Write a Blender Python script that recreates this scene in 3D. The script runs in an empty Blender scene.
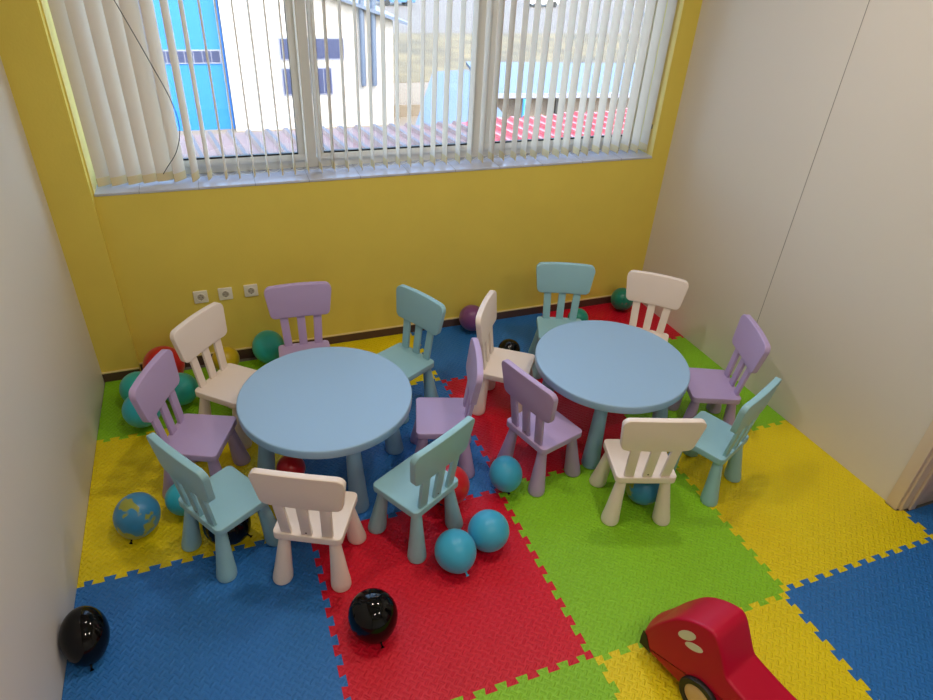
import bpy, bmesh, math, random
from mathutils import Vector, Matrix, noise
random.seed(7)
PI = math.pi
C = bpy.context.scene.collection

# ------------------------------------------------------------------ helpers
def tag(o, label=None, cat=None, group=None, kind=None):
    if label: o['label'] = label
    if cat: o['category'] = cat
    if group: o['group'] = group
    if kind: o['kind'] = kind
    return o

def empty(name, loc=(0, 0, 0), rz=0.0, parent=None):
    o = bpy.data.objects.new(name, None)
    o.empty_display_size = 0.1
    C.objects.link(o)
    o.location = loc
    o.rotation_euler = (0, 0, rz)
    if parent: o.parent = parent
    return o

def obj(name, bm, mats, parent=None, smooth=True, angle=40):
    me = bpy.data.meshes.new(name)
    bmesh.ops.remove_doubles(bm, verts=bm.verts, dist=1e-6)
    bmesh.ops.recalc_face_normals(bm, faces=bm.faces)
    bm.to_mesh(me); bm.free()
    if not isinstance(mats, (list, tuple)): mats = [mats]
    for m in mats: me.materials.append(m)
    if smooth:
        for p in me.polygons: p.use_smooth = True
        try: me.set_sharp_from_angle(angle=math.radians(angle))
        except Exception: pass
    o = bpy.data.objects.new(name, me)
    C.objects.link(o)
    if parent: o.parent = parent
    return o

def struct(name, bm, mats, parent=None, smooth=False):
    o = obj(name, bm, mats, parent, smooth)
    if parent is None: o['kind'] = 'structure'
    return o

def copy_tree(o, parent=None):
    c = o.copy(); C.objects.link(c); c.parent = parent
    for ch in list(o.children): copy_tree(ch, c)
    return c

def box(bm, x0, x1, y0, y1, z0, z1, mi=0):
    v = [bm.verts.new(p) for p in ((x0,y0,z0),(x1,y0,z0),(x1,y1,z0),(x0,y1,z0),(x0,y0,z1),(x1,y0,z1),(x1,y1,z1),(x0,y1,z1))]
    for f in ((0,3,2,1),(4,5,6,7),(0,1,5,4),(1,2,6,5),(2,3,7,6),(3,0,4,7)):
        fc = bm.faces.new([v[i] for i in f]); fc.material_index = mi
    return v

def bbox(bm, x0, x1, y0, y1, z0, z1, r=0.004, seg=2):
    """bevelled box"""
    t = bmesh.new(); box(t, x0, x1, y0, y1, z0, z1)
    bmesh.ops.bevel(t, geom=list(t.edges), offset=r, segments=seg, affect='EDGES', profile=.5)
    me = bpy.data.meshes.new('tmp'); t.to_mesh(me); t.free()
    bm.from_mesh(me); bpy.data.meshes.remove(me)

def prism(bm, pts, z0, z1, mi=0):
    a = [bm.verts.new((x, y, z0)) for x, y in pts]
    b = [bm.verts.new((x, y, z1)) for x, y in pts]
    n = len(pts)
    bm.faces.new(a[::-1]).material_index = mi
    bm.faces.new(b).material_index = mi
    for i in range(n):
        bm.faces.new((a[i], a[(i+1) % n], b[(i+1) % n], b[i])).material_index = mi

def quadbox(bm, p, n, d):
    """p: 4 points, extruded along n by d"""
    n = Vector(n)
    a = [bm.verts.new(Vector(q)) for q in p]
    b = [bm.verts.new(Vector(q) + n * d) for q in p]
    bm.faces.new(a[::-1]); bm.faces.new(b)
    for i in range(4): bm.faces.new((a[i], a[(i+1) % 4], b[(i+1) % 4], b[i]))

def round_poly(corners, r, seg=6):
    """rounded convex polygon (CCW)"""
    out = []; n = len(corners)
    rs = r if isinstance(r, (list, tuple)) else [r] * n
    for i in range(n):
        p = Vector(corners[i]); a = (Vector(corners[i-1]) - p).normalized(); b = (Vector(corners[(i+1) % n]) - p).normalized()
        ang = a.angle(b); d = rs[i] / math.tan(ang / 2)
        c = p + (a + b).normalized() * (rs[i] / math.sin(ang / 2))
        s = p + a * d - c; e = p + b * d - c
        a0 = math.atan2(s.y, s.x); a1 = math.atan2(e.y, e.x)
        da = a1 - a0
        while da <= -PI: da += 2 * PI
        while da > PI: da -= 2 * PI
        for k in range(seg + 1):
            t = a0 + da * k / seg
            out.append((c.x + rs[i] * math.cos(t), c.y + rs[i] * math.sin(t)))
    return out

def slab(bm, corners, rc, z0, z1, re0, re1, seg=4, cseg=7, fn=None, grid=0):
    """rounded plate: corner radius rc, edge radii bottom / top; fn maps the points"""
    def loop(inset, z):
        c = Vector((sum(p[0] for p in corners)/len(corners), sum(p[1] for p in corners)/len(corners)))
        pts = round_poly(inset_poly(corners, inset), max(rc - inset, .002), cseg)
        if grid:
            q = []
            for i in range(len(pts)):
                a = Vector(pts[i]); b = Vector(pts[(i+1) % len(pts)])
                k = grid if (b - a).length > .05 else 1
                for j in range(k): q.append(tuple(a.lerp(b, j / k)))
            pts = q
        return [bm.verts.new((x, y, z)) for x, y in pts]
    loops = []
    for k in range(seg + 1):
        t = PI / 2 * k / seg
        loops.append(loop(re0 * (1 - math.sin(t)), z0 + re0 * (1 - math.cos(t))))
    for k in range(seg + 1):
        t = PI / 2 * k / seg
        loops.append(loop(re1 * (1 - math.cos(t)), z1 - re1 * (1 - math.sin(t))))
    n = len(loops[0])
    for a, b in zip(loops, loops[1:]):
        for i in range(n):
            bm.faces.new((a[i], a[(i+1) % n], b[(i+1) % n], b[i]))
    bm.faces.new(loops[0][::-1]); bm.faces.new(loops[-1])
    if fn:
        for v in bm.verts: v.co = Vector(fn(*v.co))

def inset_poly(c, d):
    n = len(c); out = []
    for i in range(n):
        p0, p1, p2 = Vector(c[i-1]), Vector(c[i]), Vector(c[(i+1) % n])
        e1 = (p1 - p0).normalized(); e2 = (p2 - p1).normalized()
        n1 = Vector((-e1.y, e1.x)); n2 = Vector((-e2.y, e2.x))
        m = (n1 + n2); m = m / (1 + n1.dot(n2))
        out.append(tuple(p1 + m * d))
    return out

def sweep(bm, path, radii, n=20, cap=True):
    """round tube through points with a radius each"""
    rings = []; up = None
    for i, p in enumerate(path):
        p = Vector(p)
        a = Vector(path[max(i-1, 0)]); b = Vector(path[min(i+1, len(path)-1)])
        d = (b - a).normalized()
        if up is None:
            up = d.orthogonal().normalized()
        up = (up - d * up.dot(d)).normalized()
        sd = d.cross(up)
        rings.append([bm.verts.new(p + (up * math.cos(2*PI*k/n) + sd * math.sin(2*PI*k/n)) * radii[i]) for k in range(n)])
    for a, b in zip(rings, rings[1:]):
        for k in range(n): bm.faces.new((a[k], a[(k+1) % n], b[(k+1) % n], b[k]))
    if cap:
        bm.faces.new(rings[0][::-1]); bm.faces.new(rings[-1])

def lathe(bm, prof, n=32, fn=None, cx=0, cy=0):
    """profile (r,z) around z; fn maps points"""
    rings = []
    for r, z in prof:
        if r < 1e-5: rings.append([bm.verts.new((cx, cy, z))])
        else: rings.append([bm.verts.new((cx + r*math.cos(2*PI*k/n), cy + r*math.sin(2*PI*k/n), z)) for k in range(n)])
    for a, b in zip(rings, rings[1:]):
        for k in range(n):
            k2 = (k+1) % n
            if len(a) == 1 and len(b) == 1: continue
            if len(a) == 1: bm.faces.new((a[0], b[k2], b[k]))
            elif len(b) == 1: bm.faces.new((a[k], a[k2], b[0]))
            else: bm.faces.new((a[k], a[k2], b[k2], b[k]))
    if fn:
        for r in rings:
            for v in r: v.co = Vector(fn(*v.co))

# ------------------------------------------------------------------ materials
def lin(c):
    return tuple(((x/255)/12.92 if x/255 <= .04045 else ((x/255+.055)/1.055)**2.4) for x in c)

def mat(name, rgb, rough=.5, metal=0, bump=0, bscale=60, var=0, vscale=4, spec=.5, coat=0):
    m = bpy.data.materials.new(name); m.use_nodes = True
    nt = m.node_tree; b = nt.nodes['Principled BSDF']
    col = lin(rgb) + (1,)
    b.inputs['Base Color'].default_value = col
    b.inputs['Roughness'].default_value = rough
    b.inputs['Metallic'].default_value = metal
    b.inputs['Specular IOR Level'].default_value = spec
    if coat:
        b.inputs['Coat Weight'].default_value = coat
        b.inputs['Coat Roughness'].default_value = .05
    tc = nt.nodes.new('ShaderNodeTexCoord')
    if var:
        n = nt.nodes.new('ShaderNodeTexNoise'); n.inputs['Scale'].default_value = vscale; n.inputs['Detail'].default_value = 3
        nt.links.new(tc.outputs['Object'], n.inputs['Vector'])
        r = nt.nodes.new('ShaderNodeValToRGB')
        r.color_ramp.elements[0].position = .3; r.color_ramp.elements[1].position = .7
        r.color_ramp.elements[0].color = tuple(x*(1-var) for x in col[:3]) + (1,)
        r.color_ramp.elements[1].color = tuple(min(1, x*(1+var)) for x in col[:3]) + (1,)
        nt.links.new(n.outputs['Fac'], r.inputs['Fac']); nt.links.new(r.outputs['Color'], b.inputs['Base Color'])
    if bump:
        n = nt.nodes.new('ShaderNodeTexNoise'); n.inputs['Scale'].default_value = bscale; n.inputs['Detail'].default_value = 4
        nt.links.new(tc.outputs['Object'], n.inputs['Vector'])
        bp = nt.nodes.new('ShaderNodeBump'); bp.inputs['Strength'].default_value = bump; bp.inputs['Distance'].default_value = .003
        nt.links.new(n.outputs['Fac'], bp.inputs['Height']); nt.links.new(bp.outputs['Normal'], b.inputs['Normal'])
    return m

def foam(name, rgb):
    """EVA foam: embossed short dashes, turned a quarter in alternate cells"""
    m = mat(name, rgb, .48, spec=.45, var=.04, vscale=3)
    nt = m.node_tree; b = nt.nodes['Principled BSDF']; N = nt.nodes.new; L = nt.links.new
    tc = N('ShaderNodeTexCoord')
    mp = N('ShaderNodeMapping'); mp.inputs['Rotation'].default_value = (0, 0, PI/4); s = 1/.0255; mp.inputs['Scale'].default_value = (s, s, s)
    L(tc.outputs['Object'], mp.inputs['Vector'])
    sp = N('ShaderNodeSeparateXYZ'); L(mp.outputs['Vector'], sp.inputs[0])
    def M(op, a, b_=None, c=None):
        n = N('ShaderNodeMath'); n.operation = op
        for i, x in enumerate((a, b_, c)):
            if x is None: continue
            if isinstance(x, (int, float)): n.inputs[i].default_value = x
            else: L(x, n.inputs[i])
        return n.outputs[0]
    fx, fy = M('FLOOR', sp.outputs[0]), M('FLOOR', sp.outputs[1])
    par = M('FLOORED_MODULO', M('ADD', fx, fy), 2.0)
    lx = M('ABSOLUTE', M('SUBTRACT', M('SUBTRACT', sp.outputs[0], fx), .5))
    ly = M('ABSOLUTE', M('SUBTRACT', M('SUBTRACT', sp.outputs[1], fy), .5))
    def sel(a, c): return M('ADD', M('MULTIPLY', a, par), M('MULTIPLY', c, M('SUBTRACT', 1.0, par)))
    u, v = sel(lx, ly), sel(ly, lx)
    def ss(x, lo, hi):
        n = N('ShaderNodeMapRange'); n.interpolation_type = 'SMOOTHSTEP'
        n.inputs[1].default_value = lo; n.inputs[2].default_value = hi; n.inputs[3].default_value = 1; n.inputs[4].default_value = 0
        L(x, n.inputs[0]); return n.outputs[0]
    h = M('MULTIPLY', ss(u, .10, .24), ss(v, .38, .62))
    bp = N('ShaderNodeBump'); bp.inputs['Strength'].default_value = 1.0; bp.inputs['Distance'].default_value = .0036
    L(h, bp.inputs['Height']); L(bp.outputs['Normal'], b.inputs['Normal'])
    return m

def fabric(name, rgb, trans=.5):
    m = bpy.data.materials.new(name); m.use_nodes = True
    nt = m.node_tree; nt.nodes.remove(nt.nodes['Principled BSDF'])
    out = nt.nodes['Material Output']
    d = nt.nodes.new('ShaderNodeBsdfDiffuse'); t = nt.nodes.new('ShaderNodeBsdfTranslucent'); mx = nt.nodes.new('ShaderNodeMixShader')
    c = lin(rgb) + (1,)
    d.inputs['Color'].default_value = c; t.inputs['Color'].default_value = c; mx.inputs[0].default_value = trans
    tc = nt.nodes.new('ShaderNodeTexCoord'); n = nt.nodes.new('ShaderNodeTexNoise'); n.inputs['Scale'].default_value = 500
    nt.links.new(tc.outputs['Object'], n.inputs['Vector'])
    bp = nt.nodes.new('ShaderNodeBump'); bp.inputs['Strength'].default_value = .2; bp.inputs['Distance'].default_value = .001
    nt.links.new(n.outputs['Fac'], bp.inputs['Height']); nt.links.new(bp.outputs['Normal'], d.inputs['Normal'])
    nt.links.new(d.outputs[0], mx.inputs[1]); nt.links.new(t.outputs[0], mx.inputs[2]); nt.links.new(mx.outputs[0], out.inputs['Surface'])
    return m

def glass(name):
    m = bpy.data.materials.new(name); m.use_nodes = True
    nt = m.node_tree; nt.nodes.remove(nt.nodes['Principled BSDF']); out = nt.nodes['Material Output']
    t = nt.nodes.new('ShaderNodeBsdfTransparent'); t.inputs[0].default_value = (.93, .95, .95, 1)
    g = nt.nodes.new('ShaderNodeBsdfGlossy'); g.inputs['Roughness'].default_value = .02
    mx = nt.nodes.new('ShaderNodeMixShader'); mx.inputs[0].default_value = .06
    nt.links.new(t.outputs[0], mx.inputs[1]); nt.links.new(g.outputs[0], mx.inputs[2]); nt.links.new(mx.outputs[0], out.inputs['Surface'])
    return m

def emit(name, rgb, s):
    m = bpy.data.materials.new(name); m.use_nodes = True
    b = m.node_tree.nodes['Principled BSDF']
    b.inputs['Emission Color'].default_value = tuple(rgb) + (1,); b.inputs['Emission Strength'].default_value = s
    return m

def balloon_mat(name, rgb, rough, coat=0, patch=None, thr=.55):
    m = mat(name, rgb, rough, coat=coat)
    b = m.node_tree.nodes['Principled BSDF']
    if rough < .2: b.inputs['Specular IOR Level'].default_value = .32
    if rough > .2:
        b.inputs['Subsurface Weight'].default_value = .0
        b.inputs['Sheen Weight'].default_value = .15
    if patch:
        nt = m.node_tree
        tc = nt.nodes.new('ShaderNodeTexCoord')
        n = nt.nodes.new('ShaderNodeTexNoise'); n.inputs['Scale'].default_value = 14; n.inputs['Detail'].default_value = 2.5; n.inputs['Distortion'].default_value = .4
        nt.links.new(tc.outputs['Object'], n.inputs['Vector'])
        r = nt.nodes.new('ShaderNodeValToRGB'); e = r.color_ramp.elements
        e[0].position = thr; e[1].position = thr + .04
        e[0].color = lin(rgb) + (1,); e[1].color = lin(patch) + (1,)
        nt.links.new(n.outputs['Fac'], r.inputs['Fac']); nt.links.new(r.outputs['Color'], b.inputs['Base Color'])
    return m

M_ = dict(
    yellow_wall=mat('yellow wall paint', (228, 206, 88), .75, bump=.25, bscale=90, var=.02),
    white_wall=mat('white laminate wall panel', (222, 216, 208), .5, bump=.05, bscale=30),
    reveal=mat('pale yellow reveal liner', (244, 232, 150), .7),  # lighter yellow than the wall
    seam=mat('grey panel seam', (146, 141, 135), .8),
    ceiling=mat('white ceiling paint', (235, 233, 228), .9),
    screed=mat('grey screed floor', (110, 105, 100), .8, var=.1),
    base=mat('dark brown baseboard', (84, 60, 50), .5),
    lip=mat('cream baseboard lip', (226, 206, 150), .5),
    marble=mat('pale blue grey marble', (196, 200, 214), .25, var=.06, vscale=9),
    joint=mat('marble joint grout', (120, 122, 132), .7),
    pvc=mat('white window plastic', (228, 226, 218), .35),
    gasket=mat('black rubber gasket', (12, 12, 14), .6),
    glass=glass('window glass'),
    slat=fabric('off white blind fabric', (232, 222, 208), .3),
    hem=fabric('cream blind hem fabric', (232, 216, 172), .15),
    cord=mat('black cord', (22, 20, 20), .5),
    chain=mat('white bead chain', (226, 224, 214), .4),
    chrome=mat('brushed metal', (170, 170, 172), .3, metal=1),
    socket=mat('white socket plastic', (232, 228, 214), .35),
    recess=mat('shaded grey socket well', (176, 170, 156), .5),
    hole=mat('dark socket recess', (70, 66, 60), .6),
    jamb=mat('white door frame paint', (226, 208, 190), .4),
    table=mat('light blue plastic', (150, 184, 212), .42, bump=.06, bscale=300),
    table_leg=mat('blue grey leg plastic', (134, 172, 196), .45, bump=.06, bscale=300),
    white=mat('white chair plastic', (240, 226, 214), .42, bump=.08, bscale=260),
    lilac=mat('lilac chair plastic', (182, 160, 200), .42, bump=.08, bscale=260),
    aqua=mat('pale aqua chair plastic', (148, 194, 204), .42, bump=.08, bscale=260),
    screw=mat('brown screw plug', (90, 64, 52), .6),
    red_mat=foam('red foam', (214, 0, 40)), blue_mat=foam('blue foam', (42, 116, 190)),
    green_mat=foam('green foam', (138, 200, 30)), yellow_mat=foam('yellow foam', (236, 212, 8)),
    b_black=balloon_mat('black latex', (5, 5, 7), .07), b_blue=balloon_mat('sky blue latex', (56, 172, 212), .38),
    b_cyan=balloon_mat('cyan latex', (40, 180, 204), .38), b_teal=balloon_mat('teal latex', (40, 178, 172), .38),
    b_green=balloon_mat('sea green latex', (10, 150, 128), .3), b_red=balloon_mat('red latex', (196, 6, 22), .3),
    b_yellow=balloon_mat('yellow latex', (214, 182, 10), .35), b_purple=balloon_mat('purple latex', (126, 70, 128), .38),
    b_globe=balloon_mat('blue latex with yellow green prints', (48, 132, 178), .38, patch=(150, 156, 58)),
    b_pinkpatch=balloon_mat('green latex with pink patch', (8, 130, 108), .3, patch=(150, 70, 84), thr=.63),  # noise patches of pink over the green
    toy_red=mat('red toy plastic', (184, 0, 46), .42, bump=.03, bscale=120, spec=.3),
    toy_black=mat('black toy tyre plastic', (30, 28, 26), .55),
    toy_tan=mat('cream toy wheel plastic', (214, 176, 130), .45),
    toy_white=mat('off white window sticker', (226, 220, 200), .4),
    cyan_fac=mat('cyan painted facade', (14, 90, 160), .8, var=.03), white_fac=mat('white rendered facade', (150, 142, 134), .85, var=.03),
    bwin=mat('grey blue window glass', (42, 48, 74), .3), bframe=mat('pale window frame', (104, 106, 120), .5),
    metal_roof=mat('grey sheet roofing', (66, 76, 92), .5, var=.05),
    shed=mat('beige shed wall', (92, 80, 70), .8), pipe=mat('blue plastic pipe', (70, 150, 200), .5),
    roofshade=mat('shaded brown roof sheet', (94, 62, 54), .55, var=.25, vscale=2), roofgrey=mat('grey roof rib', (58, 52, 60), .6, var=.2),  # left roof half: the building's shade is put into these duller colours
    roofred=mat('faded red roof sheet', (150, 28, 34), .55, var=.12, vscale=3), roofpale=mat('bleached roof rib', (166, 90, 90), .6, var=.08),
    grass=mat('dry grass', (80, 68, 42), .9, var=.55, vscale=.45), dirt=mat('pale concrete ground', (104, 92, 76), .9, var=.06, vscale=.4),
    road=mat('pale asphalt road', (84, 76, 68), .9, var=.05, vscale=.3), car_blue=mat('blue car paint', (50, 90, 130), .3), car_white=mat('white car paint', (220, 220, 220), .3),
    car_glass=mat('dark car glass', (20, 24, 30), .1), tyre=mat('tyre rubber', (20, 20, 20), .8),
    lamp=emit('ceiling lamp diffuser', (1, .93, .82), 12), bark=mat('bark', (84, 66, 50), .9), leaf=mat('green leaves', (70, 96, 50), .8, var=.3, vscale=3),
    facade=mat('outer building render', (206, 196, 180), .85),
)

# ------------------------------------------------------------------ room
YB = 2.612; XL = -1.9975; XR = 1.8766; ZC = 3.2; YF = -3.6
def xl(y): return XL + .0191 * (YB - y) / YB          # the side walls are slightly out of square
def xr(y): return XR + .0881 * (YB - y) / YB
SZ = 1.163; WX0, WX1, WZ1 = -1.782, 1.742, 3.05; YG = 2.87; YO = 2.95  # window head is out of view, raised to let in more sky light

bm = bmesh.new(); box(bm, -2.3, 4.2, YF, YO, -.15, -.014); struct('floor', bm, M_['screed'])
bm = bmesh.new(); box(bm, -2.3, 4.2, YF-.2, YO, ZC, ZC+.2); struct('ceiling', bm, M_['ceiling'])
# back wall with the window opening (four blocks in one wall)
bm = bmesh.new()
box(bm, -2.3, WX0, YB, YO, -.014, ZC); box(bm, WX1, 2.3, YB, YO, -.014, ZC)
box(bm, WX0, WX1, YB, YO, -.014, SZ-.0145); box(bm, WX0, WX1, YB, YO, WZ1, ZC)
struct('wall_back', bm, M_['yellow_wall'])
bm = bmesh.new(); box(bm, xl(2.56)-.1, -1.787, 2.562, YB, -.014, ZC); struct('trim_1', bm, M_['yellow_wall'])['label'] = 'yellow pilaster in the corner left of the window'
bm = bmesh.new(); prism(bm, [(xl(YB)-.25, YB), (xl(YF)-.25, YF), (xl(YF), YF), (xl(YB), YB)], -.014, ZC); struct('wall_left', bm, M_['white_wall'])
# right wall, doorway between y=.205 and y=-.75
bm = bmesh.new()
prism(bm, [(xr(YB), YB), (xr(.26), .26), (xr(.26)+.16, .26), (xr(YB)+.2, YB)], -.014, ZC)
prism(bm, [(xr(-.75), -.75), (xr(YF), YF), (xr(YF)+.16, YF), (xr(-.75)+.16, -.75)], -.014, ZC)
prism(bm, [(xr(.26), .26), (xr(-.75), -.75), (xr(-.75)+.16, -.75), (xr(.26)+.16, .26)], 2.1, ZC)
struct('wall_right', bm, M_['white_wall'])
bm = bmesh.new()
for y in (1.435,):
    box(bm, xr(y)-.0012, xr(y)+.001, y-.0016, y+.0016, 0, ZC-.002)
struct('trim_2', bm, M_['seam'])['label'] = 'thin vertical joints between the wall panels'
bm = bmesh.new(); box(bm, -2.3, 4.2, YF-.2, YF, -.014, ZC); struct('wall_front', bm, M_['white_wall'])
bm = bmesh.new(); box(bm, 4.0, 4.2, YF, 2.6, -.014, ZC); box(bm, 2.05, 4.2, .95, 1.0, -.014, ZC); struct('wall_corridor', bm, M_['white_wall'])
# door frame of the right wall
bm = bmesh.new()
bbox(bm, xr(.17)-.016, xr(.17)+.012, .216, .279, -.001, 2.16, .003)
struct('trim_3', bm, M_['jamb'], smooth=True)['label'] = 'white door casing on the right wall'
bm = bmesh.new()
bbox(bm, xr(.2)+.008, 2.25, .204, .259, -.001, 2.1, .002)
bbox(bm, xr(.2)+.06, xr(.2)+.10, .190, .2041, -.001, 2.1, .002)
bbox(bm, xr(-.75)-.016, xr(-.75)+.012, -.85, -.745, -.001, 2.16, .003)
bbox(bm, xr(-.3)-.016, xr(-.3)+.012, -.85, .238, 2.09, 2.19, .003)
struct('door_1', bm, M_['jamb'], smooth=True)['label'] = 'white door lining in the doorway of the right wall'
# baseboard
def board(name, pts):
    root = None
    (x0, y0), (x1, y1) = pts
    d = Vector((x1-x0, y1-y0, 0)).normalized(); n = Vector((d.y, -d.x, 0))
    bm = bmesh.new(); quadbox(bm, [(x0, y0, -.013), (x1, y1, -.013), (x1, y1, .060), (x0, y0, .060)], n, .010)
    o = struct(name, bm, M_['base'])
    bm = bmesh.new(); quadbox(bm, [(x0, y0, .060), (x1, y1, .060), (x1, y1, .067), (x0, y0, .067)], n, .012)
    obj('lip', bm, M_['lip'], o, smooth=False)
board('baseboard_back', ((-1.787, YB), (XR-.001, YB)))
board('baseboard_pilaster', ((xl(2.56)+.001, 2.562), (-1.787, 2.562)))

bm = bmesh.new(); box(bm, WX0, WX0+.003, YB+.002, YG-.03, SZ, WZ1); box(bm, WX1-.003, WX1, YB+.002, YG-.03, SZ, WZ1)
struct('trim_4', bm, M_['reveal'])['label'] = 'pale yellow window reveals'
# window: frame, sashes, panes, gaskets, marble sill
win = empty('window_1', (0, YG, SZ)); win['kind'] = 'structure'; win['label'] = 'wide three-light white plastic window above a marble sill'
def W(name, bm, m, parent=win, smooth=False):
    o = obj(name, bm, m, parent, smooth); o.matrix_parent_inverse = Matrix.Identity(4)
    for v in o.data.vertices: v.co -= Vector((0, YG, SZ))
    return o
bm = bmesh.new()
box(bm, WX0, WX1, YG-.03, YG+.05, SZ, SZ+.055); box(bm, WX0, WX1, YG-.03, YG+.05, WZ1-.05, WZ1)
box(bm, WX0, WX0+.05, YG-.03, YG+.05, SZ+.055, WZ1-.05); box(bm, WX1-.05, WX1, YG-.03, YG+.05, SZ+.055, WZ1-.05)
for a, b in ((-.632, -.560), (.466, .538)): box(bm, a, b, YG-.03, YG+.05, SZ+.055, WZ1-.05)
fr = W('window_frame', bm, M_['pvc'])
for a, b in ((WX0+.052, -.634), (-.558, .464), (.540, WX1-.052)):
    bm = bmesh.new(); t = .038; z0, z1 = SZ+.05, WZ1-.045
    bbox(bm, a, b, YG-.055, YG-.02, z0, z0+t, .004); bbox(bm, a, b, YG-.055, YG-.02, z1-t, z1, .004)
    bbox(bm, a, a+t, YG-.0545, YG-.0205, z0+t-.003, z1-t+.003, .003); bbox(bm, b-t, b, YG-.0545, YG-.0205, z0+t-.003, z1-t+.003, .003)
    s = W('sash', bm, M_['pvc'], smooth=True)
    bm = bmesh.new(); g = .006; a2, b2, c2, d2 = a+t, b-t, z0+t, z1-t
    box(bm, a2, b2, YG-.052, YG-.03, c2, c2+g+.004); box(bm, a2, b2, YG-.052, YG-.03, d2-g, d2)
    box(bm, a2, a2+.002, YG-.052, YG-.03, c2, d2); box(bm, b2-.002, b2, YG-.052, YG-.03, c2, d2)
    o = obj('gasket', bm, M_['gasket'], s, False)
    for v in o.data.vertices: v.co -= Vector((0, YG, SZ))
    bm = bmesh.new(); box(bm, a2, b2, YG-.030, YG-.026, c2, d2)
    o = obj('pane', bm, M_['glass'], s, False)
    for v in o.data.vertices: v.co -= Vector((0, YG, SZ))
bm = bmesh.new(); bbox(bm, WX0+.001, WX1-.001, YB-.006, YG-.028, SZ-.014, SZ, .002)
sill = W('window_sill', bm, M_['marble'], smooth=True)
bm = bmesh.new(); x = WX0 + .22
while x < WX1:
    box(bm, x-.0012, x+.0012, YB-.0065, YG-.03, SZ-.0142, SZ+.0004); x += .305
o = obj('sill_joint', bm, M_['joint'], sill, False)
for v in o.data.vertices: v.co -= Vector((0, YG, SZ))

# vertical blind
YS = 2.71
bl = empty('vertical_blind', (0, YS, WZ1)); tag(bl, 'off-white vertical fabric blind hanging in front of the window', 'blind')
bm = bmesh.new(); bbox(bm, WX0+.01, WX1-.005, -.025, .025, -.045, -.002, .004); obj('head_rail', bm, M_['pvc'], bl)
def slat_bm(z0, z1, w, thick=.0012, bulge=.0065, inset=0):
    bm = bmesh.new(); n = 6; L = []
    for z in (z0, z1):
        f = [bm.verts.new(((-.5 + k/n)*w, -bulge*(1-(2*k/n-1)**2) + thick/2, z)) for k in range(n+1)]
        g = [bm.verts.new(((-.5 + k/n)*w, -bulge*(1-(2*k/n-1)**2) - thick/2, z)) for k in range(n+1)]
        L.append(f + g[::-1])
    m = len(L[0])
    for i in range(m): bm.faces.new((L[0][i], L[0][(i+1) % m], L[1][(i+1) % m], L[1][i]))
    bm.faces.new(L[0][::-1]); bm.faces.new(L[1])
    return bm
zb = 1.176 - WZ1
s0 = obj('slat', slat_bm(zb, -.045, .089), M_['slat'], bl, angle=60)
h0 = obj('hem', slat_bm(zb+.001, zb+.046, .0895, .0045), M_['hem'], s0, angle=60)
ends = []
for j in range(45):
    X = -1.188 + .0788 * (j - 7)
    deg = [34, 32, 30, 28, 18, 46, 66, 76, 84][j] if j < 9 else 90 + random.uniform(-3, 3) + (4 if j > 40 else 0)
    if j == 0: X = WX0 + .052
    if j == 0: s = s0
    else:
        s = s0.copy(); C.objects.link(s); s.parent = bl
        h = h0.copy(); C.objects.link(h); h.parent = s
    s.location = (X, random.uniform(-.002, .002), random.uniform(-.003, .003)); s.rotation_euler = (random.uniform(-.004, .004), random.uniform(-.003, .003), math.radians(deg))
    ends.append((X, deg))
bm = bmesh.new()
for (a, da), (b, db) in zip(ends, ends[1:]):
    pts = []
    for k in range(9):
        t = k/8; ya = .043*math.sin(math.radians(da)); yb_ = .043*math.sin(math.radians(db))
        xa = a + .043*math.cos(math.radians(da)); xb = b + .043*math.cos(math.radians(db))
        pts.append((xa+(xb-xa)*t, ya+(yb_-ya)*t, zb + .014 - .018*4*t*(1-t)))
    sweep(bm, pts, [.0011]*9, 5)
obj('bottom_chain', bm, M_['chain'], bl)
bm = bmesh.new()
P = [(-1.66, -.07, -.05), (-1.56, -.075, -.42), (-1.47, -.075, -.66), (-1.375, -.075, -.92), (-1.315, -.072, -1.10), (-1.30, -.07, -1.24), (-1.335, -.065, -1.36), (-1.40, -.06, -1.45), (-1.43, -.055, -1.49)]
Q = []
P = [(a, b, c + 2.72 - WZ1) for a, b, c in P[1:]]; P.insert(0, (-1.68, -.06, -.05))
for i in range(len(P)-1):
    p0, p1, p2, p3 = [Vector(P[max(0, min(len(P)-1, i+k))]) for k in (-1, 0, 1, 2)]
    for k in range(6):
        t = k/6; Q.append(.5*((2*p1)+(p2-p0)*t+(2*p0-5*p1+4*p2-p3)*t*t+(3*p1-p0-3*p2+p3)*t**3))
sweep(bm, Q, [.0022]*len(Q), 8); obj('pull_cord', bm, M_['cord'], bl)['label'] = 'black looped pull cord'
bm = bmesh.new(); bbox(bm, WX1-.012, WX1-.0005, 2.67, 2.69, 1.335, 1.365, .003)
tag(obj('chain_clip', bm, M_['chrome']), 'small metal clip on the right window reveal beside the blind', 'clip')

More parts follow.
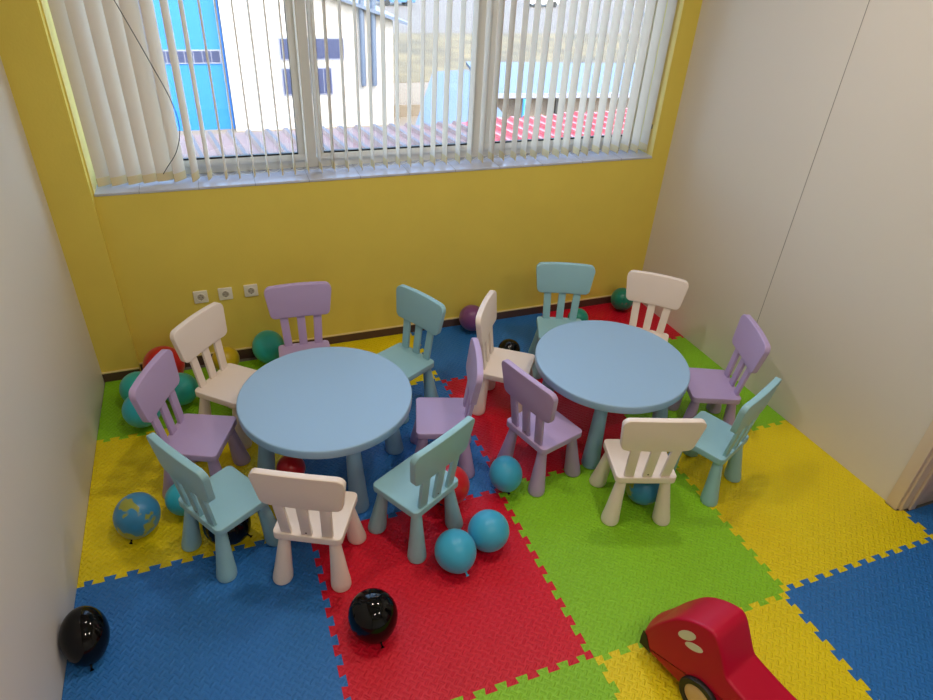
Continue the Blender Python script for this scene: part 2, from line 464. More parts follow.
# sockets
for k, (x, w) in enumerate(((-1.359, 'leftmost'), (-1.215, 'middle'), (-1.063, 'rightmost'))):
    t = empty('power_socket', (x, YB, .478 + .002*k))
    tag(t, 'white wall socket on the yellow wall, %s of the row of three' % w, 'socket', 'wall sockets under the window')
    bm = bmesh.new(); c = [(-.041, -.041), (.041, -.041), (.041, .041), (-.041, .041)]
    slab(bm, c, .006, 0, .010, .001, .004, fn=lambda x, y, z: (x, -z, y)); obj('face_plate', bm, M_['socket'], t)
    bm = bmesh.new(); lathe(bm, [(.0, .0105), (.0215, .0105), (.0225, .014), (.026, .0145), (.0265, .010)], 28, fn=lambda x, y, z: (x, -z, y))
    rm = obj('socket_well', bm, M_['socket'], t)
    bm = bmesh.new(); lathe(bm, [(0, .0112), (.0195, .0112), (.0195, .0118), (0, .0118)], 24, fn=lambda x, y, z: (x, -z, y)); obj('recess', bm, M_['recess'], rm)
    bm = bmesh.new()
    for px in (-.0095, .0095): lathe(bm, [(0, .0119), (.0028, .0119), (.0028, .0122), (0, .0122)], 12, fn=lambda x, y, z: (x+px, -z, y))
    for py in (-.0175, .0175): box(bm, -.003, .003, -.0135, -.0118, py-.002, py+.002)
    obj('contact_hole', bm, M_['hole'], rm, smooth=False)

# ------------------------------------------------------------------ foam mats
S = .9955; NT = 11; TD = .026
def edge(ax, const, a, b, sgn, seed):
    """shared tongue-and-slot line from a to b (a<b) on a grid line; teeth to both sides"""
    pts = []; p = (b-a)/NT
    for i in range(NT):
        t0 = a + p*i; q = p/2
        A, B, D, E = .29, .22, .78, .71
        if i == 0: A, B = .40, .36
        if i == NT-1: D, E = .64, .60
        pts += [(t0+A*p, const), (t0+B*p, const+TD*sgn), (t0+D*p, const+TD*sgn), (t0+E*p, const)]
    return [(x, y) if ax == 'h' else (y, x) for x, y in pts]
def clip_poly(poly, n, d):
    """keep n.p <= d"""
    out = []
    for i in range(len(poly)):
        a, b = poly[i], poly[(i+1) % len(poly)]
        da = n[0]*a[0]+n[1]*a[1]-d; db = n[0]*b[0]+n[1]*b[1]-d
        if da <= 0: out.append(a)
        if (da < 0 and db > 0) or (da > 0 and db < 0):
            t = da/(da-db); out.append((a[0]+(b[0]-a[0])*t, a[1]+(b[1]-a[1])*t))
    return out
cyc = ['red', 'green', 'yellow', 'blue']          # colour runs R G Y B along a row
mat_label = {
 (-2, 2): 'green foam mat in the back left corner under the balloon pile', (-1, 2): 'yellow foam mat against the back wall, between the green and the blue one',
 (0, 2): 'blue foam mat against the back wall with the purple balloon on it', (1, 2): 'red foam mat in the back right corner',
 (-2, 1): 'yellow foam mat by the left wall under the globe-print balloon', (-1, 1): 'blue foam mat under the left round table',
 (0, 1): 'red foam mat between the two round tables', (1, 1): 'green foam mat by the right wall, partly under the right table',
 (-2, 0): 'blue foam mat by the left wall in the foreground, black balloon on it', (-1, 0): 'red foam mat in the foreground under a black balloon',
 (0, 0): 'large bare green foam mat in the middle foreground', (1, 0): 'yellow foam mat by the right wall next to the door frame',
 (-1, -1): 'green foam mat cut off by the bottom edge, left of the red toy car', (0, -1): 'yellow foam mat under the red toy car',
 (1, -1): 'blue foam mat at the bottom right corner', (2, 0): 'small visible piece of blue foam mat in the doorway', (-2, -1): 'red foam mat out in front by the left wall', (2, -1): 'red foam mat out in the corridor'}
for (u, v), lab in mat_label.items():
    col = cyc[(u + 1 - v) % 4]
    x0, x1, y0, y1 = u*S, (u+1)*S, v*S, (v+1)*S
    sh = lambda i, j: 1 if (i + j) % 2 else -1
    bot = edge('h', y0, x0, x1, sh(u, v), 0); top = edge('h', y1, x0, x1, sh(u, v+1), 0)
    lef = edge('v', x0, y0, y1, sh(u, v), 0); rig = edge('v', x1, y0, y1, sh(u+1, v), 0)
    if v == 2: top = []; y1 = YB
    if v == 2 : lef = edge('v', x0, y0, y0+S, sh(u, v), 0); rig = edge('v', x1, y0, y0+S, sh(u+1, v), 0)
    if u == -2: lef = []
    poly = [(x0, y0)] + bot + [(x1, y0)] + rig + [(x1, y1 if v < 2 else y0+S)] + top[::-1] + [(x0, y1 if v < 2 else y0+S)] + lef[::-1]
    if v == 2: poly = clip_poly(poly, (0, 1), YB - .011)
    if u == -2:
        n = Vector((-1, -.0191/YB)); poly = clip_poly(poly, n, n.x*(xl(0)+.002))
        if v == 2:   # pilaster notch
            poly = clip_poly(poly, (0, 1), 2.551)
    if u == 1 and v > 0:
        n = Vector((1, .0881/YB)); poly = clip_poly(poly, n, n.x*(xr(0)-.002))
    if (u, v) == (1, 0):      # cut round the door casing, goes through the doorway
        rg = [p for p in rig if p[1] < .185]
        tp = [p for p in top[::-1] if p[0] < xr(y1) - .012]
        poly = [(x0, y0)] + bot + [(x1, y0)] + rg + [(x1 - .003, .202), (xr(.2) - .018, .214), (xr(.25) - .018, .281), (xr(.28) - .002, .281), (xr(y1) - .002, y1)] + tp + [(x0, y1)] + lef[::-1]
    if (u, v) == (2, 0): poly = clip_poly(poly, (0, 1), .189)
    if (u, v) in ((1, -1),): pass
    bm = bmesh.new()
    c = Vector((sum(p[0] for p in poly)/len(poly), sum(p[1] for p in poly)/len(poly)))
    org = Vector((x0 + S/2, y0 + S/2))
    lo = [bm.verts.new((p[0]-org.x, p[1]-org.y, -.0135)) for p in poly]; hi = [bm.verts.new((p[0]-org.x, p[1]-org.y, -.001)) for p in poly]
    top_ = [bm.verts.new((p[0]-org.x, p[1]-org.y, 0)) for p in poly]
    n_ = len(poly)
    bm.faces.new(lo[::-1]); bm.faces.new(top_)
    for i in range(n_):
        j = (i+1) % n_
        bm.faces.new((lo[i], lo[j], hi[j], hi[i])); bm.faces.new((hi[i], hi[j], top_[j], top_[i]))
    me = bpy.data.meshes.new('foam_mat'); bmesh.ops.recalc_face_normals(bm, faces=bm.faces); bm.to_mesh(me); bm.free()
    me.materials.append(M_[col+'_mat'])
    o = bpy.data.objects.new('foam_mat', me); C.objects.link(o); o.location = (org.x, org.y, 0)
    tag(o, lab, 'mat', 'interlocking foam floor mats')

# ------------------------------------------------------------------ chairs
def leg_bm(x0, y0, x1, y1, ztop, rt, rb):
    bm = bmesh.new()
    n = 28; prof = [(0, .0), (rb*.86, .0), (rb*.96, .003), (rb, .009), (rb*.985, .03)]
    for k in range(1, 11):
        t = k/10; prof.append((rb*.985 + (rt - rb*.985)*(t**.85), .03 + (ztop-.03)*t))
    prof.append((0, ztop))
    lathe(bm, prof, n, fn=lambda x, y, z: (x + x0 + (x1-x0)*z/ztop, y + y0 + (y1-y0)*z/ztop, z))
    return bm
def make_chair(m):
    t = empty('child_chair')
    bm = bmesh.new()
    def dish(x, y, z):
        if z > .29:
            e = min(1, max(abs(x)/.12, abs(y+.012)/.115)); return (x, y, z - .003*(1-e**4))
        return (x, y, z)
    slab(bm, [(-.149, -.152), (.149, -.152), (.154, .130), (-.154, .130)], .024, .260, .300, .008, .005, fn=dish)
    obj('seat', bm, m, t)
    def lean(x, z, y):      # slab coords: x, z, thickness -> chair
        f = (z-.3)/.37
        return (x, -.136 - .048*f - y - .012*(1-(x/.19)**2)*0 + .010*((x/.19)**2), z + (.006*(1-(x/.19)**2) if z > .6 else 0))
    bm = bmesh.new()
    slab(bm, [(-.168, .486), (.168, .486), (.195, .679), (-.195, .679)], .034, -.020, .012, .005, .005, fn=lean, grid=8)
    back = obj('backrest', bm, m, t)
    for k in (-1, 0, 1):
        bm = bmesh.new(); w = .0235
        slab(bm, [(k*.088-w, .292), (k*.088+w, .292), (k*.098+w, .50), (k*.098-w, .50)], .002, -.008, .009, .003, .003, seg=2, cseg=2, fn=lean)
        o = obj('slat', bm, m, t)
        if k == 0:
            bm = bmesh.new(); lathe(bm, [(0, -.001), (.0045, -.001), (.0045, .0006), (0, .0012)], 12, fn=lambda x, y, z: (x, -.1465-z-.0005, .318+y))
            obj('screw_plug', bm, M_['screw'], o)
    for sx in (-1, 1):
        obj('leg', leg_bm(sx*.133, -.146, sx*.108, -.116, .264, .023, .0445), m, t)
        obj('leg', leg_bm(sx*.139, .118, sx*.112, .090, .264, .023, .0445), m, t)
    return t
CH = {
14: (.6126, .7212, -17.7), 6: (-.960, .851, -26.1), 7: (-1.324, 1.056, -57.3), 5: (-.501, .895, 29.5), 15: (.270, 1.083, -72.9),
13: (1.078, .761, 23.8), 12: (1.360, 1.142, 68.1), 9: (.309, 1.647, -125.7), 4: (-.235, 1.314, 73.4), 8: (-1.418, 1.514, -113.0),
1: (-1.236, 1.904, -130.7), 2: (-.823, 2.059, 176.7), 3: (-.310, 1.855, 117.9), 10: (.793, 1.920, 158.4), 11: (1.247, 1.655, 139.5)}
#CHFIT
CL = {
14: ('white', 'white child chair on the green mat, front of the right table, back turned'),
6: ('white', 'white child chair at the front of the left table, back turned'),
7: ('aqua', 'pale aqua child chair at the front left of the left table, black balloon beneath'),
5: ('aqua', 'pale aqua child chair on the red mat, front right of left table'),
15: ('lilac', 'lilac child chair at front left of right table, beside a blue balloon'),
13: ('aqua', 'pale aqua child chair on the yellow mat, front right of right table'),
12: ('lilac', 'lilac child chair between the right table and the grey right wall'),
9: ('white', 'white child chair at the left side of the right table, seen from its side'),
4: ('lilac', 'lilac child chair at the right side of the left table, seat facing left'),
8: ('lilac', 'lilac child chair at the left side of the left table, nearest the left wall'),
1: ('white', 'white child chair at the back left of the left table, below the sockets'),
2: ('lilac', 'lilac child chair behind the left table, backrest against the yellow wall'),
3: ('aqua', 'pale aqua child chair at back right of left table, facing it'),
10: ('aqua', 'pale aqua child chair behind the right table, facing the viewer'),
11: ('white', 'white child chair behind the right table in the back right corner')}
proto = {}
for k, (x, y, a) in CH.items():
    c, lab = CL[k]
    if c not in proto: proto[c] = o = make_chair(M_[c])
    else: o = copy_tree(proto[c])
    o.location = (x, y, 0); o.rotation_euler = (0, 0, math.radians(a))
    tag(o, lab, 'chair', 'small plastic chairs round the two tables')

# ------------------------------------------------------------------ tables
def make_table(angs):
    t = empty('round_table')
    bm = bmesh.new(); R = .428; h = .48; th = .048; r = .007
    prof = [(0, h-.0012), (R-.05, h-.0006), (R-.012, h)] + [(R-r+r*math.sin(PI/2*k/6), h-r+r*math.cos(PI/2*k/6)) for k in range(7)]
    prof += [(R-.001, h-th+.004), (R-.005, h-th), (R-.03, h-th), (R-.034, h-th+.018), (0, h-th+.018)]
    lathe(bm, prof, 96); obj('tabletop', bm, M_['table'], t, angle=50)
    for a in angs:
        a = math.radians(a); c, s = math.cos(a), math.sin(a)
        obj('leg', leg_bm(.352*c, .352*s, .300*c, .300*s, h-th+.018, .031, .050), M_['table_leg'], t)
    return t
T1 = (-.804, 1.431); T2 = (.762, 1.295)
t1 = make_table((-78, 2, 96, -172)); t1.location = (*T1, 0)
tag(t1, 'light blue round child table on the left, seven chairs around it', 'table', 'round tables')
t2 = make_table((-127, -32, 55, 143)); t2.location = (*T2, 0)
tag(t2, 'light blue round child table on the right, nearer the grey wall', 'table', 'round tables')

# ------------------------------------------------------------------ balloons
def balloon(x, y, z, r, m, lab, knot=(0, 0, -1), st=1.12, km=None):
    """knot = direction of the tied end; z = centre"""
    k = Vector(knot).normalized()
    t = empty('balloon', (x, y, z)); tag(t, lab, 'balloon', 'balloons on the mats')
    q = k.to_track_quat('-Z', 'Y'); t.rotation_mode = 'QUATERNION'; t.rotation_quaternion = q
    bm = bmesh.new(); prof = []
    n = 22; rr = r / 1.0
    for i in range(n+1):
        a = PI*i/n; zz = -math.cos(a); w = math.sin(a)
        taper = 1 - .10*max(0, -zz)**2
        zc = zz * (st + (.03 if zz < 0 else 0))
        prof.append((max(0, w*taper*rr) if 0 < i < n else (.0 if i == n else 0), zc*rr))
    lathe(bm, prof, 40); obj('balloon_body', bm, m, t, angle=180)
    bm = bmesh.new(); zb_ = prof[0][1]
    lathe(bm, [(.0, zb_+.004), (.0055, zb_+.002), (.0035, zb_-.004), (.0045, zb_-.007), (.003, zb_-.010), (.0085, zb_-.019), (.0075, zb_-.020), (0, zb_-.013)], 12)
    obj('knot', bm, km or m, t)
    lo = min((q @ v.co).z for ch in t.children for v in ch.data.vertices)
    t.location.z = -lo + .0005
    return t
BD = M_
balloon(-1.736, 1.251, .104, .100, BD['b_globe'], 'blue balloon with yellow-green prints on the yellow mat near the left wall', (-.35, -.7, -.75), 1.06, M_['b_black'])
balloon(-1.535, 1.318, .086, .083, BD['b_cyan'], 'cyan balloon half hidden behind the backrest of the front left aqua chair', (.5, .3, -.6), 1.05)
balloon(-1.349, 1.078, .104, .104, BD['b_black'], 'black balloon under the aqua chair at the front left of the left table', (.75, -.45, -.5), 1.04)
balloon(-1.770, 2.270, .108, .100, BD['b_teal'], 'teal balloon in the back left corner, directly behind the cyan one', (.1, .6, -.8), 1.06)
balloon(-1.741, 2.040, .106, .100, BD['b_cyan'], 'cyan balloon in the back left corner, in front of the teal one', (-.3, .2, -.9), 1.04)
balloon(-1.540, 2.195, .100, .096, BD['b_teal'], 'teal balloon on the green mat below the red balloon', (.3, .4, -.8), 1.05)
balloon(-1.630, 2.440, .114, .117, BD['b_red'], 'red balloon leaning against the yellow wall in the back left corner', (.4, .2, -.9), 1.03)
balloon(-1.279, 2.478, .086, .083, BD['b_yellow'], 'yellow balloon behind the left white chair by the baseboard', (-.6, .3, -.7), 1.05)
balloon(-1.009, 2.472, .110, .102, BD['b_teal'], 'teal balloon by the yellow wall left of the lilac chair behind the left table', (.1, -.1, -.9), 1.08)
balloon(-1.022, 1.36, .088, .073, BD['b_red'], 'red balloon beneath the left round table', (.2, .2, -.9), 1.03)
balloon(.402, 2.500, .098, .093, BD['b_purple'], 'purple balloon against the yellow wall behind the blue mat', (.4, .1, -.8), 1.05)
balloon(.509, 2.074, .078, .076, BD['b_black'], 'black balloon on the blue mat behind the side-on white chair', (.5, .3, -.9), 1.02)
balloon(1.645, 2.480, .092, .088, BD['b_pinkpatch'], 'sea green balloon with a pink patch in the back right corner', (.6, .1, -.8), 1.04)
balloon(1.155, 2.300, .079, .076, BD['b_green'], 'sea green balloon just behind the aqua chair of the right table', (.1, .1, -.9), 1.03)
balloon(.013, .975, .094, .085, BD['b_blue'], 'sky blue balloon where the red, blue and green mats meet', (.1, -.3, -.93), 1.14, M_['b_black'])
balloon(-.205, .669, .100, .098, BD['b_blue'], 'sky blue balloon on the red mat, right of the touching pair', (.5, .5, -.7), 1.03)
balloon(-.391, .609, .096, .095, BD['b_blue'], 'sky blue balloon on the red mat, left of the touching pair', (.15, -.75, -.35), 1.05)
balloon(-.292, .985, .095, .102, BD['b_red'], 'red balloon behind the aqua chair on the red mat', (.1, .4, -.8), 1.04)
balloon(-.822, .401, .104, .101, BD['b_black'], 'black shiny balloon alone on the red mat in the foreground', (.1, -.8, -.6), 1.06)
balloon(-1.897, .668, .110, .086, BD['b_black'], 'black shiny balloon touching the left wall on the blue mat', (.1, -.75, -.66), 1.3)
balloon(.670, .695, .100, .090, BD['b_globe'], 'blue balloon with yellow-green prints under the white chair of the right table', (-.3, .6, -.7), 1.04)

# ------------------------------------------------------------------ ride-on toy car
toy = empty('ride_on_car', (.231, -.176, 0), math.radians(105))     # local x = forward, local y = left; near side is y = 0
tag(toy, 'red ride-on toy car with black wheels at the bottom right', 'toy car')
prof = [(.142, .058), (.150, .085), (.150, .128), (.128, .200), (.095, .268), (.054, .338), (.014, .380), (-.028, .408), (-.060, .422), (-.088, .427), (-.110, .416), (-.126, .394), (-.146, .360), (-.166, .324), (-.184, .294), (-.200, .281), (-.250, .270), (-.330, .256), (-.395, .254), (-.425, .272), (-.448, .320), (-.475, .365), (-.520, .385), (-.565, .370), (-.588, .310), (-.596, .18), (-.590, .085), (-.565, .052), (-.3, .048), (.10, .048)]
bm = bmesh.new(); WT = .178; NS = 10; rings = []
def catmull(P, m, closed=True):
    out = []; n = len(P)
    for i in range(n):
        p0, p1, p2, p3 = [Vector(P[(i+k) % n]) for k in (-1, 0, 1, 2)]
        for k in range(m):
            t = k/m; out.append(.5*((2*p1)+(p2-p0)*t+(2*p0-5*p1+4*p2-p3)*t*t+(3*p1-p0-3*p2+p3)*t**3))
    return out
pr = catmull(prof, 3); cen = Vector((-.2, .2))
e = .009
lay = [(0.0, e), (.0015, e*.55), (.0045, e*.25), (.009, e*.05), (.016, 0)] + [(WT*k/8, 0) for k in range(1, 8)] + [(WT-.016, 0), (WT-.009, e*.05), (WT-.0045, e*.25), (WT-.0015, e*.55), (WT, e)]
def toy_inset(pts, d):
    n = len(pts); out = []
    for i in range(n):
        a = Vector(pts[i-1]); b = Vector(pts[(i+1) % n]); t_ = (b-a).normalized(); nn = Vector((-t_.y, t_.x)); out.append(Vector(pts[i]) + nn*d)
    return out
for yy, ins in lay:
    q = toy_inset(pr, ins); ring = []
    bul = .022*(1-(2*yy/WT-1)**2)
    for p in q:
        fx = max(0, min(1, (p.x-.06)/.09)) * max(0, min(1, (.20-p.y)/.05))
        ring.append(bm.verts.new((p.x + bul*fx, -yy, p.y)))
    rings.append(ring)
n_ = len(rings[0])
for a, b in zip(rings, rings[1:]):
    for i in range(n_): bm.faces.new((a[i], a[(i+1) % n_], b[(i+1) % n_], b[i]))
bm.faces.new(rings[0]); bm.faces.new(rings[-1][::-1])
body = obj('body', bm, M_['toy_red'], toy, angle=50)
bm = bmesh.new()     # dark bumper corner wrapping the nose
pts = [(.104, .050), (.160, .050), (.163, .090), (.161, .136), (.140, .122)]
prism(bm, pts, -.002, .0)
for v in bm.verts: v.co = Vector((v.co.x-.004, v.co.z*1.0+.003-.001, v.co.y))
obj('bumper', bm, M_['toy_black'], toy, smooth=False)
for cx_, cz_, rx_, rz_, tilt in ((-.008, .312, .045, .020, 50), (-.047, .288, .040, .017, 32)):
    bm = bmesh.new(); c_, s_ = math.cos(math.radians(tilt)), math.sin(math.radians(tilt))
    lathe(bm, [(0, 0), (1, 0), (1, .0012), (0, .0016)], 32, fn=lambda x, y, z: (cx_ + (-c_*x*rx_ + s_*y*rz_), z + .0002, cz_ + (s_*x*rx_ + c_*y*rz_)))
    obj('window_sticker', bm, M_['toy_white'], toy)
for wx in (-.137, -.47):
    for side in (0, 1):
        y0 = .020 if side == 0 else -WT-.020
        sg = 1 if side == 0 else -1
        bm = bmesh.new()
        lathe(bm, [(0, -.03), (.074, -.03), (.083, -.024), (.086, -.012), (.086, -.006), (.082, 0), (.062, .001), (.060, -.004), (0, -.004)], 40, fn=lambda x, y, z: (wx+x, y0+sg*z, .086+y))
        w_ = obj('wheel', bm, M_['toy_black'], toy, angle=35)
        bm = bmesh.new(); lathe(bm, [(0, .004), (.034, .003), (.053, -.001), (.059, -.004), (.059, -.006), (0, -.006)], 32, fn=lambda x, y, z: (wx+x, y0+sg*z, .086+y))
        obj('hub', bm, M_['toy_tan'], w_)

# ------------------------------------------------------------------ ceiling lamps (behind and above the viewer)
for x, y in ((-.6, .9), (.8, .9), (-.6, -1.6), (.8, -1.6)):
    t = empty('ceiling_light', (x, y, ZC)); tag(t, 'round recessed ceiling downlight', 'lamp', 'ceiling downlights')
    bm = bmesh.new(); lathe(bm, [(.075, -.001), (.09, -.001), (.092, -.008), (.078, -.012), (.075, -.004)], 32); obj('ring', bm, M_['chrome'], t)
    bm = bmesh.new(); lathe(bm, [(0, -.004), (.075, -.004), (.075, -.002), (0, -.002)], 32); obj('diffuser', bm, M_['lamp'], t)

# ------------------------------------------------------------------ outside
G = -6.0
bm = bmesh.new(); box(bm, -40, 110, 3.4, 34, G-.9, G-.6); box(bm, -40, 110, 34, 39.5, G-.9, G); struct('ground', bm, M_['dirt'])
bm = bmesh.new(); box(bm, -40, 110, 39.5, 59, G-.3, G+.02); box(bm, -40, 110, 96, 200, G-.3, G+.02); struct('lawn', bm, M_['grass'])
bm = bmesh.new(); box(bm, -40, 110, 59, 96, G-.3, G+.01); struct('road', bm, M_['road'])
# our own building below and beside the room: throws the shade on the near roof
bm = bmesh.new()
box(bm, -14, 2.45, YF-.2, YO, G, -.151); box(bm, -14, -2.31, YF-.2, YO, -.151, ZC+.25); box(bm, -14, 2.45, YF-.2, YO+.02, ZC+.201, ZC+.45)
struct('wall_outer', bm, M_['facade'])
# corrugated roof of the lower wing, ribs run away from the window
rf = empty('corrugated_roof', (0, 3, .40)); tag(rf, 'faded red corrugated sheet roof right outside the window', 'roof')
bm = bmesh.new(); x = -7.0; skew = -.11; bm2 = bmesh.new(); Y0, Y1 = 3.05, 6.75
def rp(x, y, z): return (x + skew*(y-3), y-3, z - .02*(y-3))
row0 = []; 
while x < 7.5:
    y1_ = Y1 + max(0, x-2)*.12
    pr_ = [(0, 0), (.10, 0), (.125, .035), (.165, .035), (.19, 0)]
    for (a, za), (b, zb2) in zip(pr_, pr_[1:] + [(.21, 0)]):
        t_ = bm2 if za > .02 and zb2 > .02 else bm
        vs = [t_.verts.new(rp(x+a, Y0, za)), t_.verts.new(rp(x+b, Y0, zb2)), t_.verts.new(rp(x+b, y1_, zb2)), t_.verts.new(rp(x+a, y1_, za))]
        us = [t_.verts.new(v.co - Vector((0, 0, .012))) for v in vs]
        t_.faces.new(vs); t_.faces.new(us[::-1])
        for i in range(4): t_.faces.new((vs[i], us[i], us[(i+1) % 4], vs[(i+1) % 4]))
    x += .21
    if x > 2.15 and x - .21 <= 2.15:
        obj('roof_sheet', bm, M_['roofshade'], rf, smooth=False); obj('rib_cap', bm2, M_['roofgrey'], rf, smooth=False)['kind'] = 'stuff'
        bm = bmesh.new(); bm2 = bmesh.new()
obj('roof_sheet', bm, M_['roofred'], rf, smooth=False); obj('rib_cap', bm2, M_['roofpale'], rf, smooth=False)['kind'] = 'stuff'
bm = bmesh.new(); box(bm, -9, 9, .1, 3.4, G-.4, -.12); obj('wing_wall', bm, M_['facade'], rf, smooth=False)

def building(name, label, loc, blocks, m, wins, extra=None):
    t = empty(name, loc); tag(t, label, 'building')
    bm = bmesh.new()
    for b in blocks: box(bm, *b)
    obj('wall', bm, m, t, smooth=False)
    for (x0, x1, z0, z1, nx) in wins:
        bm = bmesh.new(); box(bm, x0, x1, -.06, .02, z0, z1); f = obj('window', bm, M_['bframe'], t, smooth=False)
        bm = bmesh.new(); w = (x1-x0-.08)/nx
        for i in range(nx): box(bm, x0+.04+w*i+.02, x0+.04+w*(i+1)-.02, -.075, -.05, z0+.06, z1-.06)
        obj('pane', bm, M_['bwin'], f, smooth=False)
    return t
building('cyan_building', 'bright cyan building with a band of small windows, left outside the window', (0, 33, 0),
         [(-9, -.10, 0, 9, G-.6, 1.5)], M_['cyan_fac'], [(-3.4, -.28, -3.62, -3.03, 8), (-8, -5, -3.62, -3.03, 8)])
wb = building('white_building', 'white rendered building with two windows beside the cyan one', (0, 32.5, 0),
         [(-.08, 7.75, 0, 9, G-.6, -2.0)], M_['white_fac'], [(2.3, 5.35, -3.42, -2.45, 2), (2.3, 4.7, -5.0, -3.75, 6)])
bm = bmesh.new()      # gable part and sloping eave
for a, b in (((-.08, -2.0), None),):
    pts = [(-.08, -2.0), (7.75, -2.0), (7.75, -1.72), (3.2, -.2), (-.08, .9)]
    prism(bm, pts, 0, 9)
    for v in bm.verts: v.co = Vector((v.co.x, v.co.z, v.co.y))
obj('gable', bm, M_['white_fac'], wb, smooth=False)
bm = bmesh.new(); quadbox(bm, [(3.2, -.5, -.22), (8.5, -.5, -1.92), (8.5, -.5, -1.78), (3.2, -.5, -.06)], (0, 1, 0), 9.8); obj('roof', bm, M_['metal_roof'], wb, smooth=False)
bm = bmesh.new()
for px in (6.2, 6.75): sweep(bm, [(px, -.2, .2), (px, -.2, -4.6)], [.13, .13], 10)
obj('downpipe', bm, M_['metal_roof'], wb)
# shed
sh_ = empty('metal_shed', (0, 0, 0)); tag(sh_, 'low shed with grey sheet roof and beige wall beyond the red roof', 'shed')
bm = bmesh.new()
quadbox(bm, [(8.9, 22.6, -3.05), (15.6, 21.9, -3.05), (17.6, 26.3, -2.75), (9.6, 27.2, -2.75)], (0, 0, 1), .12)
quadbox(bm, [(4.7, 19.2, -3.9), (8.2, 18.9, -3.2), (9.4, 26.4, -2.9), (7.9, 26.6, -3.0)], (0, 0, 1), .1)
obj('roof', bm, M_['metal_roof'], sh_, smooth=False)
bm = bmesh.new(); prism(bm, [(4.9, 19.3), (8.3, 19.6), (9.1, 22.9), (15.3, 22.2), (17.0, 26.0), (8.4, 26.2)], G-.6, -3.95); prism(bm, [(8.5, 23.1), (15.2, 22.4), (16.9, 26.0), (9.0, 26.4)], -3.95, -3.06); obj('wall', bm, M_['shed'], sh_, smooth=False)
bm = bmesh.new(); box(bm, 11.6, 11.85, 22.3, 22.42, -5.9, -3.1); obj('door_gap', bm, M_['gasket'], sh_, smooth=False)
bm = bmesh.new(); sweep(bm, [(10.3, 22.3, -3.1), (10.25, 22.2, -4.2), (10.2, 22.2, -5.8)], [.14]*3, 10); obj('drain_pipe', bm, M_['pipe'], sh_)
bm = bmesh.new(); quadbox(bm, [(8.85, 22.5, -3.07), (15.65, 21.8, -3.07), (15.65, 21.8, -2.9), (8.85, 22.5, -2.9)], (0, -1, 0), .08); obj('gutter', bm, M_['bframe'], sh_, smooth=False)
def car(x, y, rz, m, lab):
    t = empty('parked_car', (x, y, G+.01), rz); tag(t, lab, 'car', 'cars parked by the road')
    bm = bmesh.new()
    pts = [(-2.1, .35), (2.1, .35), (2.15, .75), (1.3, .9), (.7, 1.4), (-1.2, 1.42), (-1.9, .95), (-2.15, .85)]
    prism(bm, pts, -.85, .85)
    for v in bm.verts: v.co = Vector((v.co.x, v.co.z, v.co.y))
    bmesh.ops.bevel(bm, geom=list(bm.edges), offset=.06, segments=2, affect='EDGES'); obj('body', bm, m, t)
    bm = bmesh.new(); prism(bm, [(-1.5, .95), (1.1, .95), (.65, 1.33), (-1.15, 1.34)], -.87, .87)
    for v in bm.verts: v.co = Vector((v.co.x, v.co.z, v.co.y))
    obj('car_window', bm, M_['car_glass'], t, smooth=False)
    for wx in (-1.3, 1.3):
        for wy in (-.86, .70):
            bm = bmesh.new(); lathe(bm, [(0, 0), (.33, 0), (.33, .16), (0, .16)], 20, fn=lambda x_, y_, z_: (wx+x_, wy+z_, .33+y_)); obj('wheel', bm, M_['tyre'], t)
car(20.5, 79.5, .1, M_['car_blue'], 'blue car on the road seen through the middle light of the window')
car(39.5, 80.5, .1, M_['car_white'], 'white car on the road seen through the right light of the window')
for i, (x, y, s) in enumerate(((52, 70, 1.0), (47, 62, .8))):
    t = empty('roadside_tree', (x, y, G)); tag(t, ('taller' if i == 0 else 'shorter') + ' bushy tree beyond the lawn at the upper right of the window', 'tree', 'roadside trees')
    bm = bmesh.new(); sweep(bm, [(0, 0, 0), (.1, 0, 2.2*s), (0, .1, 4*s)], [.3, .22, .1], 10); obj('trunk', bm, M_['bark'], t)
    bm = bmesh.new()
    bmesh.ops.create_icosphere(bm, subdivisions=4, radius=2.4*s)
    for v in bm.verts:
        v.co *= 1 + .5*noise.noise(v.co*.9) + .25*noise.noise(v.co*3); v.co.z += 4.2*s
    obj('crown', bm, M_['leaf'], t, smooth=False)

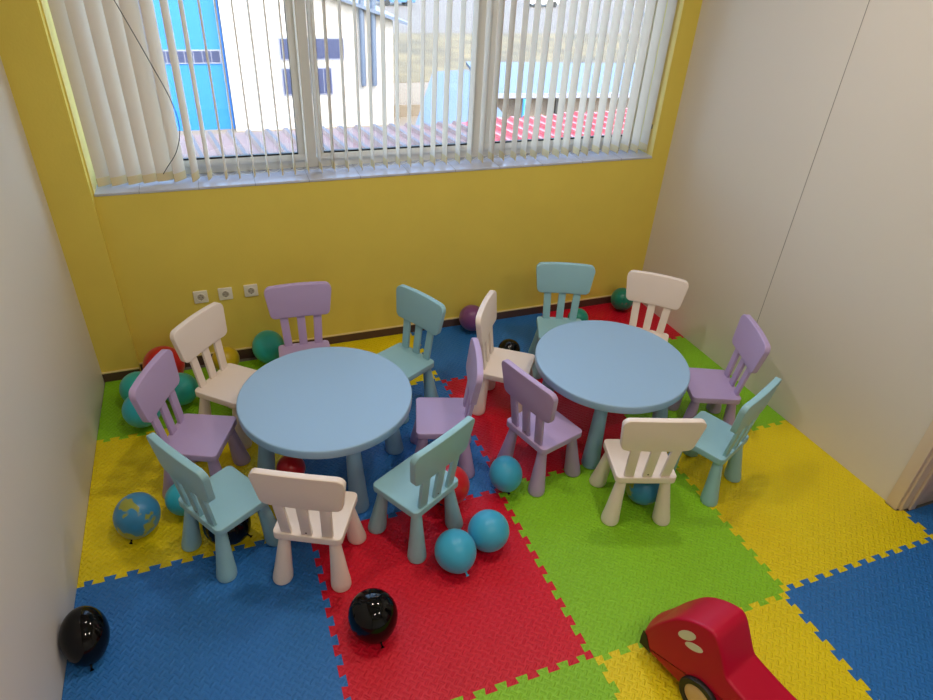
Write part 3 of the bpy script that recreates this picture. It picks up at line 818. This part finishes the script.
# ------------------------------------------------------------------ light
w = bpy.data.worlds.new('sky'); bpy.context.scene.world = w; w.use_nodes = True
nt = w.node_tree; sky = nt.nodes.new('ShaderNodeTexSky'); sky.sky_type = 'NISHITA'; sky.sun_disc = False
sky.sun_elevation = math.radians(47); sky.sun_rotation = math.radians(163); sky.air_density = 1.2; sky.dust_density = 2.0
bg = nt.nodes['Background']; nt.links.new(sky.outputs[0], bg.inputs[0]); bg.inputs[1].default_value = SKY = 1.1
def area(name, loc, rot, sx, sy, power, col=(1, 1, 1), portal=False, shape='RECTANGLE'):
    l = bpy.data.lights.new(name, 'AREA'); l.shape = shape; l.size = sx; l.size_y = sy; l.energy = power; l.color = col
    o = bpy.data.objects.new(name, l); C.objects.link(o); o.location = loc; o.rotation_euler = rot
    if portal: l.cycles.is_portal = True
    return o
area('window_portal', (-.01, YO+.06, (SZ+WZ1)/2), (-PI/2, 0, 0), WX1-WX0, WZ1-SZ, 1, portal=True)
sl = bpy.data.lights.new('sun', 'SUN'); sl.energy = 2.2; sl.angle = .01; sl.color = (1, .95, .87)
so = bpy.data.objects.new('sun', sl); C.objects.link(so)
d = Vector((-.30, 1.0, -1.09)); so.rotation_euler = d.to_track_quat('-Z', 'Y').to_euler(); so.location = (0, -10, 20)
for x, y in ((-.6, .9), (.8, .9), (-.6, -1.6), (.8, -1.6)):
    area('downlight', (x, y, ZC-.02), (0, 0, 0), .14, .14, 8, (1, .87, .74), shape='DISK')

# ------------------------------------------------------------------ camera
cam = bpy.data.cameras.new('camera'); co = bpy.data.objects.new('camera', cam); C.objects.link(co)
R_ = [[0.9368792, 0.151671, -0.3150447], [-0.3459056, 0.5336032, -0.7717622], [0.0510549, 0.8320237, 0.5523856]]
Mx = Matrix(R_).to_4x4(); Mx.translation = Vector([-1.13295, -1.19222, 2.48275]); co.matrix_world = Mx
cam.sensor_fit = 'HORIZONTAL'; cam.sensor_width = 36; cam.lens = 647.576 * 36 / 933; cam.clip_end = 400; cam.clip_start = .02
sc = bpy.context.scene; sc.camera = co
sc.view_settings.view_transform = 'Standard'; sc.view_settings.look = 'None'; sc.view_settings.gamma = 1; sc.view_settings.use_curve_mapping = False
sc.view_settings.exposure = 0.85
